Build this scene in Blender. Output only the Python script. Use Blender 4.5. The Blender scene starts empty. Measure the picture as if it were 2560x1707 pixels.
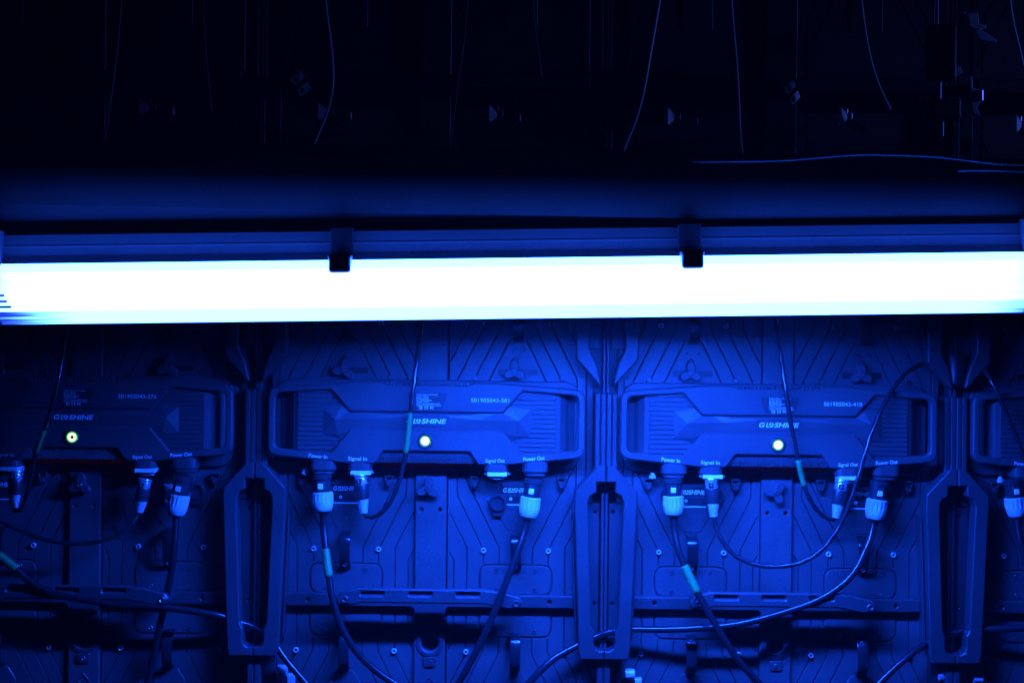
import bpy, bmesh, math, random
from mathutils import Vector, Matrix
from mathutils.geometry import tessellate_polygon
random.seed(7)
S = bpy.context.scene
C = S.collection
MM = 0.001

# ------------------------------------------------------------------ camera
ROLL = math.radians(0.636)
DCAM = 2000.0            # mm from the wall of cabinets
PPM = 1.584              # picture grid units per mm on the wall
cam_d = bpy.data.cameras.new('camera'); cam = bpy.data.objects.new('camera', cam_d); C.objects.link(cam)
cam.location = (0, -DCAM * MM, 0); cam.rotation_euler = (math.pi / 2, -ROLL, 0)
cam_d.sensor_width = 36; cam_d.lens = 48.49; cam_d.clip_start = 0.05; cam_d.clip_end = 50
S.camera = cam

# ------------------------------------------------------------------ world, exposure
w = bpy.data.worlds.new('World'); S.world = w; w.use_nodes = True
bg = w.node_tree.nodes['Background']; bg.inputs[0].default_value = (0.01, 0.02, 0.3, 1); bg.inputs[1].default_value = 0.002
S.view_settings.view_transform = 'Standard'; S.view_settings.look = 'None'
S.view_settings.exposure = 0; S.view_settings.gamma = 1
S.render.engine = 'CYCLES'

# faint spot added out of view on the right to raise glints above the lamp
sp = bpy.data.lights.new('added_spot', 'SPOT'); sp.energy = 34; sp.color = (0.06, 0.14, 1.0)
sp.spot_size = math.radians(26); sp.spot_blend = 1.0; sp.shadow_soft_size = 0.05
spo = bpy.data.objects.new('added_spot', sp); C.objects.link(spo)
spo.location = (2.3, -0.34, 0.62)
spo.rotation_euler = (Vector((0.85, -0.06, 0.40)) - Vector(spo.location)).to_track_quat('-Z', 'Y').to_euler()

LAMP_RGB = (0.019, 0.072, 1.0)
LAMP_UNDER = 1190.0
UNDER_RGB = (0.0055, 0.064, 1.0)        # radiance of the tube's downward face
LAMP_FRONT = 58.0

# ------------------------------------------------------------------ materials
def mat(name, col, rough=0.5, metal=0.0, bump=0.0, bscale=900, var=0.0, vscale=12, spec=0.5, coat=0.0):
    m = bpy.data.materials.new(name); m.use_nodes = True
    nt = m.node_tree; b = nt.nodes['Principled BSDF']
    b.inputs['Base Color'].default_value = (*col, 1); b.inputs['Roughness'].default_value = rough
    b.inputs['Metallic'].default_value = metal; b.inputs['Specular IOR Level'].default_value = spec
    b.inputs['Coat Weight'].default_value = coat
    geo = nt.nodes.new('ShaderNodeNewGeometry')
    if bump:
        n = nt.nodes.new('ShaderNodeTexNoise'); n.inputs['Scale'].default_value = bscale; n.inputs['Detail'].default_value = 2
        bp = nt.nodes.new('ShaderNodeBump'); bp.inputs['Strength'].default_value = bump; bp.inputs['Distance'].default_value = 0.0006
        nt.links.new(geo.outputs['Position'], n.inputs['Vector'])
        nt.links.new(n.outputs['Fac'], bp.inputs['Height']); nt.links.new(bp.outputs['Normal'], b.inputs['Normal'])
    if var:
        n2 = nt.nodes.new('ShaderNodeTexNoise'); n2.inputs['Scale'].default_value = vscale; n2.inputs['Detail'].default_value = 6
        n2.inputs['Roughness'].default_value = 0.65
        nt.links.new(geo.outputs['Position'], n2.inputs['Vector'])
        r = nt.nodes.new('ShaderNodeMapRange'); r.inputs['From Min'].default_value = 0.3; r.inputs['From Max'].default_value = 0.7
        r.inputs['To Min'].default_value = 1 - var; r.inputs['To Max'].default_value = 1 + var
        nt.links.new(n2.outputs['Fac'], r.inputs['Value'])
        # fine flecks of the powder coat
        n3 = nt.nodes.new('ShaderNodeTexNoise'); n3.inputs['Scale'].default_value = 520; n3.inputs['Detail'].default_value = 1
        nt.links.new(geo.outputs['Position'], n3.inputs['Vector'])
        r3 = nt.nodes.new('ShaderNodeMapRange'); r3.inputs['From Min'].default_value = 0.3; r3.inputs['From Max'].default_value = 0.7
        r3.inputs['To Min'].default_value = 1 - var * 1.1; r3.inputs['To Max'].default_value = 1 + var * 1.1
        nt.links.new(n3.outputs['Fac'], r3.inputs['Value'])
        mu = nt.nodes.new('ShaderNodeMath'); mu.operation = 'MULTIPLY'
        nt.links.new(r.outputs[0], mu.inputs[0]); nt.links.new(r3.outputs[0], mu.inputs[1])
        mx = nt.nodes.new('ShaderNodeVectorMath'); mx.operation = 'SCALE'; mx.inputs[0].default_value = col
        nt.links.new(mu.outputs[0], mx.inputs['Scale']); nt.links.new(mx.outputs[0], b.inputs['Base Color'])
        rr = nt.nodes.new('ShaderNodeMapRange'); rr.inputs['From Min'].default_value = 0.3; rr.inputs['From Max'].default_value = 0.7
        rr.inputs['To Min'].default_value = rough - 0.08; rr.inputs['To Max'].default_value = rough + 0.08
        nt.links.new(n2.outputs['Fac'], rr.inputs['Value']); nt.links.new(rr.outputs[0], b.inputs['Roughness'])
    return m

def emit(name, rgb, strength, fade=None):
    m = bpy.data.materials.new(name); m.use_nodes = True; nt = m.node_tree
    nt.nodes.remove(nt.nodes['Principled BSDF'])
    e = nt.nodes.new('ShaderNodeEmission'); e.inputs['Color'].default_value = (*rgb, 1); e.inputs['Strength'].default_value = strength
    nt.links.new(e.outputs[0], nt.nodes['Material Output'].inputs[0])
    if fade:                                    # emission dims away from a centre: (x where full, x where dark, low value, noise)
        tc = nt.nodes.new('ShaderNodeTexCoord'); sx = nt.nodes.new('ShaderNodeSeparateXYZ')
        nt.links.new(tc.outputs['Object'], sx.inputs[0])
        ab = nt.nodes.new('ShaderNodeMath'); ab.operation = 'ADD'; ab.inputs[1].default_value = -fade[4]
        ab2 = nt.nodes.new('ShaderNodeMath'); ab2.operation = 'ABSOLUTE'
        nt.links.new(sx.outputs['X'], ab.inputs[0]); nt.links.new(ab.outputs[0], ab2.inputs[0])
        src = ab2.outputs[0]
        if fade[3]:
            mp = nt.nodes.new('ShaderNodeMapping'); mp.inputs['Scale'].default_value = (12, 300, 300)
            nt.links.new(tc.outputs['Object'], mp.inputs[0])
            nz = nt.nodes.new('ShaderNodeTexNoise'); nz.inputs['Scale'].default_value = 1
            nt.links.new(mp.outputs[0], nz.inputs['Vector'])
            ms = nt.nodes.new('ShaderNodeMath'); ms.operation = 'MULTIPLY_ADD'; ms.inputs[1].default_value = fade[3]; ms.inputs[2].default_value = -fade[3] / 2
            nt.links.new(nz.outputs['Fac'], ms.inputs[0])
            ad = nt.nodes.new('ShaderNodeMath'); ad.operation = 'ADD'
            nt.links.new(src, ad.inputs[0]); nt.links.new(ms.outputs[0], ad.inputs[1]); src = ad.outputs[0]
        r = nt.nodes.new('ShaderNodeMapRange'); r.interpolation_type = 'SMOOTHSTEP'
        r.inputs['From Min'].default_value = fade[0]; r.inputs['From Max'].default_value = fade[1]
        r.inputs['To Min'].default_value = strength; r.inputs['To Max'].default_value = strength * fade[2]
        nt.links.new(src, r.inputs['Value']); nt.links.new(r.outputs[0], e.inputs['Strength'])
    return m

M = dict(
    coat=mat('powder_coat', (0.066, 0.066, 0.069), 0.37, 0, 0.6, 700, 0.16, 9),
    frame=mat('frame_coat', (0.042, 0.042, 0.044), 0.38, 0, 0.6, 700, 0.16, 9),
    box=mat('box_plastic', (0.054, 0.054, 0.057), 0.44, 0, 0.2, 900, 0.10, 10),
    dark=mat('black_plastic', (0.014, 0.014, 0.015), 0.38, 0, 0.1, 900),
    gloss=mat('glossy_black_plastic', (0.014, 0.014, 0.016), 0.22),
    rubber=mat('cable_rubber', (0.014, 0.014, 0.016), 0.2, 0, 0.08, 300),
    braid=mat('signal_cable_sheath', (0.018, 0.018, 0.02), 0.22, 0, 0.3, 260),
    screw=mat('screw_steel', (0.16, 0.16, 0.17), 0.35, 0.8),
    flange=mat('nickel_painted_sheen', (0.9, 0.9, 0.9), 0.35, 0.0),  # matte white base stands in for the metal's bright reflection
    chrome=mat('nickel_shell', (0.85, 0.86, 0.88), 0.2, 0.75),
    alu=mat('aluminium', (0.5, 0.5, 0.52), 0.34, 0.9),
    plug=mat('plug_plastic', (0.028, 0.028, 0.031), 0.33, 0, 0.1, 900),
    collar=mat('pale_collar_plastic', (0.50, 0.54, 0.50), 0.5, 0, 0.1, 600, 0.08, 60),
    latch=mat('pale_latch', (0.85, 0.83, 0.85), 0.45),
    tape=mat('green_tape', (0.02, 0.24, 0.06), 0.45, 0, 0.2, 400, 0.12, 120),
    tape_ink=mat('tape_ink', (0.02, 0.05, 0.05), 0.6),
    print=mat('white_print', (0.9, 0.9, 0.9), 0.6),
    logo=mat('silver_logo', (0.92, 0.92, 0.93), 0.35),
    sticker=mat('label_film', (0.028, 0.028, 0.03), 0.4),
    gap_plate=mat('gap_plate_paint', (0.06, 0.06, 0.063), 0.6),
    beam=mat('beam_paint', (0.055, 0.055, 0.058), 0.6, 0, 0.2, 500, 0.15, 7),
    housing=mat('lamp_housing', (0.075, 0.075, 0.08), 0.45, 0.0, 0.1, 600, 0.1, 8),
    clip=mat('lamp_clip', (0.018, 0.018, 0.02), 0.5),
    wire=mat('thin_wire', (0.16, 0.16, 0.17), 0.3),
    wire_lit=mat('lit_wire', (0.85, 0.85, 0.87), 0.3),  # base colour raised so these wires read as catching light
    wire_dark=mat('dark_wire', (0.05, 0.05, 0.055), 0.3),
    clamp=mat('clamp_steel', (0.6, 0.6, 0.62), 0.4, 0.2),
    led=emit('button_light', (0.80, 1.0, 0.95), 1.25),
    led576=emit('button_light_warm', (0.80, 1.0, 0.62), 1.25),
    ledring=emit('button_ring', (0.05, 0.8, 0.4), 0.5),
    red=emit('vent_red_light', (1.0, 0.02, 0.05), 0.004),
    lamp=emit('tube_front', LAMP_RGB, LAMP_FRONT, (0.575, 0.615, 0.62, 0.02, 0.0)),
    lamp_top=emit('tube_top', (0.010, 0.085, 1.0), 75.0),
    lamp_low=emit('tube_lower', LAMP_RGB, 40.0, (0.53, 0.62, 0.02, 0.12, 0.02)),
    lamp_under=emit('tube_under', UNDER_RGB, LAMP_UNDER, (0.13, 0.38, 0.0, 0, 0.125)),  # unseen underside; strength and spread shaped for the light on the wall
)

# ------------------------------------------------------------------ mesh helpers (all lengths in mm: x right, d out of the wall, z up)
def P(x, d, z): return (x * MM, -d * MM, z * MM)

def finish(bm, m, smooth=False, recalc=True):
    if recalc: bmesh.ops.recalc_face_normals(bm, faces=bm.faces)
    me = bpy.data.meshes.new('m'); bm.to_mesh(me); bm.free()
    if m is not None: me.materials.append(M[m])
    if smooth: me.polygons.foreach_set('use_smooth', [True] * len(me.polygons))
    return me

def area(p): return 0.5 * sum(p[i - 1][0] * p[i][1] - p[i][0] * p[i - 1][1] for i in range(len(p)))

def offset(p, a, closed=True):                  # shift left by a, mitred
    n = len(p); out = []
    for i in range(n):
        p0, p1, p2 = Vector(p[i - 1]), Vector(p[i]), Vector(p[(i + 1) % n])
        e1 = (p1 - p0).normalized(); e2 = (p2 - p1).normalized()
        if not closed and i == 0: e1 = e2
        if not closed and i == n - 1: e2 = e1
        n1 = Vector((-e1.y, e1.x)); n2 = Vector((-e2.y, e2.x))
        mvec = n1 + n2
        k = max(0.35, mvec.length_squared / 2)
        out.append(tuple(p1 + mvec / k * a))
    return out

def fillet(p, r, n=5):                          # r: number or list
    N = len(p); out = []
    for i in range(N):
        ri = r[i] if isinstance(r, (list, tuple)) else r
        a, b, c = Vector(p[i - 1]), Vector(p[i]), Vector(p[(i + 1) % N])
        if ri <= 0: out.append(tuple(b)); continue
        u = (a - b).normalized(); v = (c - b).normalized()
        ang = u.angle(v); t = min(ri / math.tan(ang / 2), (a - b).length * .49, (c - b).length * .49)
        s, e = b + u * t, b + v * t
        for k in range(n + 1):
            f = k / n
            out.append(tuple((1 - f) ** 2 * s + 2 * f * (1 - f) * b + f * f * e))
    return out

def add_plate(bm, outer, holes=(), d0=0, d1=2, ch=0.8, back=True):
    loops = [outer if area(outer) > 0 else outer[::-1]]
    for h in holes: loops.append(h if area(h) < 0 else h[::-1])
    fr, md, bk = [], [], []
    for L in loops:
        fr.append([bm.verts.new(P(x, d1, z)) for x, z in (offset(L, ch) if ch else L)])
        md.append([bm.verts.new(P(x, d1 - ch, z)) for x, z in L] if ch else fr[-1])
        bk.append([bm.verts.new(P(x, d0, z)) for x, z in L])
    flat = [v for L in fr for v in L]; flatb = [v for L in bk for v in L]
    tri = tessellate_polygon([[Vector((x, z, 0)) for x, z in (offset(L, ch) if ch else L)] for L in loops])
    for t in tri:
        try:
            bm.faces.new([flat[i] for i in t])
            if back: bm.faces.new([flatb[i] for i in reversed(t)])
        except ValueError: pass
    for f, m_, b in zip(fr, md, bk):
        n = len(f)
        for i in range(n):
            j = (i + 1) % n
            if ch: bm.faces.new((f[i], f[j], m_[j], m_[i]))
            bm.faces.new((m_[i], m_[j], b[j], b[i]))

def rect(x0, x1, z0, z1): return [(x0, z0), (x1, z0), (x1, z1), (x0, z1)]
def circ(x, z, r, n=20): return [(x + r * math.cos(2 * math.pi * k / n), z + r * math.sin(2 * math.pi * k / n)) for k in range(n)]

def plate(m, outer, holes=(), d0=0, d1=2, ch=0.8):
    bm = bmesh.new(); add_plate(bm, outer, holes, d0, d1, ch); return finish(bm, m)

def boxmesh(m, x0, x1, d0, d1, z0, z1, ch=0.8):
    return plate(m, rect(x0, x1, z0, z1), (), d0, d1, ch)

def catmull(pts, n=8):
    V = [Vector(p) for p in pts]; V = [2 * V[0] - V[1]] + V + [2 * V[-1] - V[-2]]
    out = []
    for i in range(1, len(V) - 2):
        a, b, c, d = V[i - 1:i + 3]
        for k in range(n):
            t = k / n
            out.append(0.5 * ((2 * b) + (c - a) * t + (2 * a - 5 * b + 4 * c - d) * t * t + (3 * b - a - 3 * c + d) * t ** 3))
    out.append(V[-2]); return out

def tubemesh(m, pts, r, n=10, twist=0.0):       # pts: (x, d, z) mm
    bm = bmesh.new(); rings = []; L = len(pts)
    prev = None
    for i, p in enumerate(pts):
        t = (Vector(pts[min(i + 1, L - 1)]) - Vector(pts[max(i - 1, 0)])).normalized()
        if prev is None:
            prev = Vector((0, 1, 0)) if abs(t.y) < .9 else Vector((1, 0, 0))
        u = (prev - t * prev.dot(t)).normalized(); prev = u; v = t.cross(u)
        rg = []
        for k in range(n):
            a = 2 * math.pi * k / n
            rr = r * (1 + twist * math.cos(2 * a + i * 0.9)) if twist else r
            q = Vector(p) + rr * (math.cos(a) * u + math.sin(a) * v); rg.append(bm.verts.new(P(*q)))
        rings.append(rg)
    for a, b in zip(rings, rings[1:]):
        for k in range(n): bm.faces.new((a[k], a[(k + 1) % n], b[(k + 1) % n], b[k]))
    bm.faces.new(rings[0]); bm.faces.new(rings[-1])
    return finish(bm, m, True)

def lathe(m, prof, n=24, axis='z', flute=0, fl_rng=(0, 0), smooth=True):   # prof (r, h)
    bm = bmesh.new(); rings = []
    for r, h in prof:
        rg = []
        for k in range(n):
            a = 2 * math.pi * k / n; rr = r
            if flute and fl_rng[0] <= h <= fl_rng[1] and (k % 4) < 2: rr = r - flute
            x, y = rr * math.cos(a), rr * math.sin(a)
            rg.append(bm.verts.new({'z': P(x, y, h), 'd': P(x, h, y), 'x': P(h, x, y)}[axis]))
        rings.append(rg)
    for a, b in zip(rings, rings[1:]):
        for k in range(n): bm.faces.new((a[k], a[(k + 1) % n], b[(k + 1) % n], b[k]))
    bm.faces.new(rings[0]); bm.faces.new(rings[-1])
    me = finish(bm, m, smooth)
    if smooth:
        try: me.set_sharp_from_angle(angle=math.radians(35))
        except Exception: pass
    return me

def textmesh(m, s, wid, hgt=None, shear=0.0, bold=0.0, spacing=1.0):     # centred on 0,0; flat, faces the camera
    cu = bpy.data.curves.new('t', 'FONT'); cu.body = s; cu.shear = shear; cu.offset = bold; cu.space_character = spacing
    cu.resolution_u = 3
    o = bpy.data.objects.new('t', cu); C.objects.link(o)
    dg = bpy.context.evaluated_depsgraph_get()
    me = bpy.data.meshes.new_from_object(o.evaluated_get(dg))
    bpy.data.objects.remove(o); bpy.data.curves.remove(cu)
    xs = [v.co.x for v in me.vertices]; ys = [v.co.y for v in me.vertices]
    sx = wid / (max(xs) - min(xs)); sy = hgt / (max(ys) - min(ys)) if hgt else sx
    cx, cy = (max(xs) + min(xs)) / 2, (max(ys) + min(ys)) / 2
    for v in me.vertices: v.co = Vector(P((v.co.x - cx) * sx, 0, (v.co.y - cy) * sy))
    me.materials.clear(); me.materials.append(M[m])
    return me

CACHE = {}
def K(key, fn):
    if key not in CACHE: CACHE[key] = fn()
    return CACHE[key]

def part(name, me, parent, loc=(0, 0, 0), rot=None, label=None):
    o = bpy.data.objects.new(name, me); C.objects.link(o); o.parent = parent; o.location = P(*loc)
    if rot is not None: o.rotation_euler = rot
    if label: o['label'] = label
    return o

def thing(name, label, cat, loc=(0, 0, 0), group=None):
    o = bpy.data.objects.new(name, None); C.objects.link(o); o.location = P(*loc)
    o.empty_display_size = 0.05
    o['label'] = label; o['category'] = cat
    if group: o['group'] = group
    return o

def W(px, py, d):                               # picture grid -> mm at distance d out of the wall
    u, v = px - 1176, 784 - py
    c, s = math.cos(ROLL), math.sin(ROLL)
    k = (DCAM - d) / DCAM / PPM
    return ((u * c - v * s) * k, d, (u * s + v * c) * k)

# ------------------------------------------------------------------ LED cabinets
ZC = -118.7                                     # height of the cabinet's middle box
HX = 123                                        # module centre left / right of the middle channel

def groove_cut(bm, pts, w_, dep, closed=False):
    a = offset(pts, w_ / 2, closed); b = offset(pts, -w_ / 2, closed)
    ra = [bm.verts.new(P(x, 1.0, z)) for x, z in a]; rb = [bm.verts.new(P(x, 1.0, z)) for x, z in b]
    rc = [bm.verts.new(P(x, -dep, z)) for x, z in pts]
    n = len(pts)
    for i in range(n if closed else n - 1):
        j = (i + 1) % n
        bm.faces.new((ra[i], ra[j], rb[j], rb[i])); bm.faces.new((ra[j], ra[i], rc[i], rc[j])); bm.faces.new((rb[i], rb[j], rc[j], rc[i]))
    if not closed:
        bm.faces.new((ra[0], rb[0], rc[0])); bm.faces.new((rb[-1], ra[-1], rc[-1]))

def module_mesh(zf, upper, slot):
    bm = bmesh.new(); add_plate(bm, [(x, zf(z)) for x, z in rect(-99.5, 99.5, -256.6, -21)], (), -9, 0, 1.0)
    base = finish(bm, 'coat')
    bm = bmesh.new()
    G = [[(86, -24), (86, -105), (47, -184), (47, -203)], [(94, -41), (24, -181), (24, -203)],
         [(97, -130), (71, -181), (71, -254)], [(97, -187), (90, -199), (90, -254)]]
    if upper: G.append([(47, -90), (12, -161)])
    for g in G:
        for s in (1, -1): groove_cut(bm, [(s * x, zf(z)) for x, z in g], 3.4, 2.8)
    groove_cut(bm, fillet([(x, zf(z)) for x, z in rect(-52.5, 52.5, -249, -205)], 15), 3.6, 3.0, True)
    if slot: add_plate(bm, [(x, zf(z)) for x, z in rect(-29, 29, -119, -110)], (), -6, 1, 0)
    cut = finish(bm, 'coat')
    o1 = bpy.data.objects.new('a', base); o2 = bpy.data.objects.new('b', cut); C.objects.link(o1); C.objects.link(o2)
    md = o1.modifiers.new('b', 'BOOLEAN'); md.operation = 'DIFFERENCE'; md.solver = 'EXACT'; md.object = o2; md.use_self = True
    dg = bpy.context.evaluated_depsgraph_get()
    me = bpy.data.meshes.new_from_object(o1.evaluated_get(dg))
    bpy.data.objects.remove(o1); bpy.data.objects.remove(o2)
    return me

def arch_mesh(zf):                              # finger loop of a module
    path = [(-157, -1), (-158, 8), (-161, 15), (-167, 20), (-175, 22), (-190, 21), (-203, 16), (-210, 8), (-213, -1)]
    path = [(p.x, p.y) for p in catmull([(q[0], q[1], 0) for q in path], 4)]
    inn = offset(path, 3.6, False)
    bm = bmesh.new(); rows = []
    for (z1, d1), (z2, d2) in zip(path, inn):
        rows.append([bm.verts.new(P(-7.5, d1, zf(z1))), bm.verts.new(P(7.5, d1, zf(z1))), bm.verts.new(P(7.5, d2, zf(z2))), bm.verts.new(P(-7.5, d2, zf(z2)))])
    for a, b in zip(rows, rows[1:]):
        for k in range(4): bm.faces.new((a[k], a[(k + 1) % 4], b[(k + 1) % 4], b[k]))
    bm.faces.new(rows[0]); bm.faces.new(rows[-1])
    bmesh.ops.recalc_face_normals(bm, faces=bm.faces)
    ed = [e for e in bm.edges if abs(e.verts[0].co.x - e.verts[1].co.x) < 1e-6 and len(e.link_faces) == 2]
    bmesh.ops.bevel(bm, geom=ed, offset=1.3 * MM, segments=2, affect='EDGES', profile=.6)
    me = finish(bm, 'gloss', True)
    me.set_sharp_from_angle(angle=math.radians(40)); return me

def screw_mesh(r=3.2, h=1.6):
    bm = bmesh.new()
    add_plate(bm, circ(0, 0, r, 16), [circ(0, 0, r * .5, 6)], 0, h, .5, False)
    add_plate(bm, circ(0, 0, r * .5, 6), (), 0, h * .3, 0, False)
    return finish(bm, 'screw')

def boss_mesh():
    bm = bmesh.new()
    add_plate(bm, circ(0, 0, 3.8, 16), [circ(0, 0, 1.8, 12)], 0, 4.2, .7, False); return finish(bm, 'clamp')

def logo_mesh(m, wid, hgt):                     # GL + wheel + SHINE, slanted heavy capitals
    def tx(s, x0, x1):
        me = textmesh(m, s, (x1 - x0) * wid, hgt, 0.22, 0.028)
        for v in me.vertices: v.co.x += ((x0 + x1) / 2 - .5) * wid * MM
        return me
    bm = bmesh.new()
    for s, a, b in (('G', 0, .15), ('L', .17, .255), ('SHINE', .375, 1.0)):
        t = tx(s, a, b); bm.from_mesh(t); bpy.data.meshes.remove(t)
    cx = (.305 - .5) * wid; r = hgt * .5
    for k in range(3):                          # wheel of three sectors
        a0 = math.radians(90 + 120 * k + 14); a1 = math.radians(90 + 120 * (k + 1) - 14)
        out = [(cx + r * math.cos(a0 + (a1 - a0) * i / 8) + 0, r * math.sin(a0 + (a1 - a0) * i / 8)) for i in range(9)]
        inn = [(cx + r * .35 * math.cos(a0 + (a1 - a0) * i / 4), r * .35 * math.sin(a0 + (a1 - a0) * i / 4)) for i in range(5)][::-1]
        bm.faces.new([bm.verts.new(P(x, 0, z)) for x, z in out + inn])
    me = bpy.data.meshes.new('logo'); bm.to_mesh(me); bm.free(); me.materials.append(M[m]); return me

def knob_mesh():
    n = 48; p = []
    for k in range(n):
        a = 2 * math.pi * k / n; f = (.5 + .5 * math.cos(3 * a)) ** .9
        r = 7.0 + 10.0 * f; p.append((r * math.sin(a), r * math.cos(a)))
    bm = bmesh.new(); add_plate(bm, p, (), 7, 15, 1.1); add_plate(bm, circ(0, 0, 5, 16), (), 0, 17, .8)
    return finish(bm, 'box')

def zmaps(kind):
    return {1: lambda z: z, 2: lambda z: -515 - z, 3: lambda z: -40 - z, 4: lambda z: 475 + z}[kind]

def build_module(cab, side, kind):
    zf = zmaps(kind); up = kind in (3, 4)
    mo = part('module', K(('mod', kind), lambda: module_mesh(zf, kind == 3, kind == 3)), cab, (side * HX, 0, 0))
    part('finger_loop', K(('arch', kind), lambda: arch_mesh(zf)), mo)
    part('screw', K('screw', screw_mesh), mo, (0, 21.6 if False else 14.5, zf(-205)))
    if kind in (1, 2):
        part('cover', K(('cover', kind), lambda: plate('coat', fillet([(x, zf(z)) for x, z in rect(-50.6, 50.6, -247.2, -206.8)], 14), (), -.5, .9, .6)), mo)
        for sx in (-28, 28):
            for z in (-213.5, -241):
                part('screw', K('screw', screw_mesh), mo, (sx, .7, zf(z)))
        for sx in (-1, 1):
            part('boss', K('boss', boss_mesh), mo, (sx * (47 if kind == 1 else 71), 0, zf(-184)))
        part('nameplate', K(('np', kind), lambda: plate('coat', [(x, zf(z)) for x, z in [(-23, -86), (23, -86), (23, -138), (12, -155), (-12, -155), (-23, -138)]], (), -.5, 1.1, .8)), mo)
    if kind == 1:
        part('nameplate_panel', K('npp', lambda: plate('dark', rect(-22, 22, -102, -91), (), .5, 1.5, .3)), mo)
        part('nameplate_logo', K('nplogo', lambda: logo_mesh('logo', 39, 7)), mo, (0, 1.9, -96.5))
        part('nameplate_bar', K('npbar', lambda: plate('plug', rect(-22, 22, -114.5, -104), (), .5, 2.4, .8)), mo)
        part('nameplate_stripe', K('npst', lambda: plate('logo', rect(-21, 21, -118.4, -117), (), .5, 1.9, .2)), mo)
        part('bar_eyelet', K('npeye', lambda: plate('logo', circ(0, 0, 2.2, 14), [circ(0, 0, 1.1, 10)], 2, 3.1, .3)), mo, (-8.5, 0, -109))
        part('bar_eyelet', K('npeye2', lambda: plate('screw', circ(0, 0, 2, 14), [circ(0, 0, .9, 10)], .8, 2.1, .3)), mo, (0, 0, -139))
        part('nameplate_number', K('npnum', lambda: textmesh('sticker', 'S01905043', 27, 4)), mo, (1, 1.4, -124))
    if kind == 3:
        part('slot_shade', K('slb', lambda: plate('dark', rect(-28.8, 28.8, 70.2, 78.8), (), -5.9, -2, 0)), mo)  # black insert stands in for the shade inside the slot
        part('knob', K('knob', knob_mesh), mo, (-5, 0, 76), (0, random.choice([0.0, 0.12, 0.5, 0.25]), 0))
        part('knob_stem', K('stem', lambda: plate('coat', fillet([(-4.5, 76), (4.5, 76), (5, 92), (0, 97), (-5, 92)], 1.5), (), -1, 6, 1.2)), mo, (-4, 0, 0))
        for sx in (-1, 1):
            part('boss', K('boss', boss_mesh), mo, (sx * 47, 0, zf(-184)))
            part('boss', K('bossd', lambda: plate('frame', circ(0, 0, 2, 12), (), -1, 1.6, .5)), mo, (sx * 8, 0, 104))
    return mo

ARM = [(11, -60), (44, -97), (44.5, -118), (36.5, -330), (33.5, -341), (0.6, -341), (0.6, -329), (7, -328.5), (13, -325), (15, -318), (15.0, -301), (19, -293), (25.5, -113), (22, -104), (13.5, -99), (13.5, -84), (0.6, -84), (0.6, -60)]
ARM_UP = ARM[:-5] + [(22, -104), (16, -92), (12, -76), (9, -62)]

def arm_mesh(side, upper):
    g = lambda z: .98 * z + 2.4
    f = (lambda z: 2 - g(z)) if upper else g
    pts = [(side * (250 - s), f(z)) for s, z in (ARM_UP if upper else ARM)]
    bm = bmesh.new(); add_plate(bm, pts, (), 16, 40, 1.6)
    # inner lip running along the slot
    lip = [(side * (250 - s), f(z)) for s, z in [(19.6, -291), (26.1, -116), (28.0, -116), (21.6, -291)]]
    add_plate(bm, lip, (), 12, 37, .6)
    ledge = [(side * (250 - s), f(z)) for s, z in [(45.2, -135), (48.2, -131), (40.8, -318), (38.2, -318)]]
    add_plate(bm, ledge, (), 0, 24, .8)
    return finish(bm, 'frame')

def rail_meshes(side):
    X = lambda s: side * (250 - s)
    def r(s0, s1, z0, z1): return rect(min(X(s0), X(s1)), max(X(s0), X(s1)), z0, z1)
    out = []
    out.append(('seam_rail', plate('frame', r(.5, 5.0, -519, 480), (), -9, 14, .9)))
    out.append(('side_rail', plate('frame', r(6.8, 27, -519, -114), [circ(X(13), -126, 2.4, 12), circ(X(13), -258, 2.4, 12)], -9, 6, .8)))
    out.append(('side_rail', plate('frame', r(8.2, 27, 110, 480), (), -9, 6, .8)))
    out.append(('side_plate', plate('frame', r(17.5, 27, -113, 109), (), -9, 4, .8)))
    out.append(('side_floor', plate('dark', r(.3, 27, -519, 480), (), -14, -9.5, 0)))
    out.append(('hinge_block', plate('frame', r(.5, 7.7, -66, 46), (), -9, 31, 1.3)))
    out.append(('hinge_block', plate('frame', r(8.4, 15.9, -66, 46), (), -9, 30, 1.3)))
    out.append(('foot_post', plate('frame', r(.6, 9.5, -519, -333), (), -9, 30, 1.2)))
    return out

def handle_mesh():                              # grip with three slots
    bm = bmesh.new(); q = 7
    body = fillet([(-127, -262 + q), (-131, -254 + q), (-124, -244 + q), (-100, -239 + q), (74, -239 + q), (100, -242 + q), (128, -249 + q), (134, -257 + q), (128, -266 + q), (112, -266 + q), (78, -259.5 + q), (-96, -259.5 + q), (-104, -262.5 + q)], [2, 4, 3, 3, 3, 4, 5, 6, 6, 4, 2, 2, 2], 3)
    sl = [fillet(rect(x, x + 33, -249 + q, -243.6 + q), 2.4, 3) for x in (-96, -28, 39)]
    add_plate(bm, body, sl, 45, 53, 2.2)
    for x in (-96, -28, 39): add_plate(bm, rect(x - .5, x + 33.5, -249.5 + q, -243 + q), (), 46, 48.5, 0)
    for x in (-118, 122): add_plate(bm, rect(x - 8, x + 8, -262 + q, -250 + q), (), 10, 46, 0)
    return finish(bm, 'frame')

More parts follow.
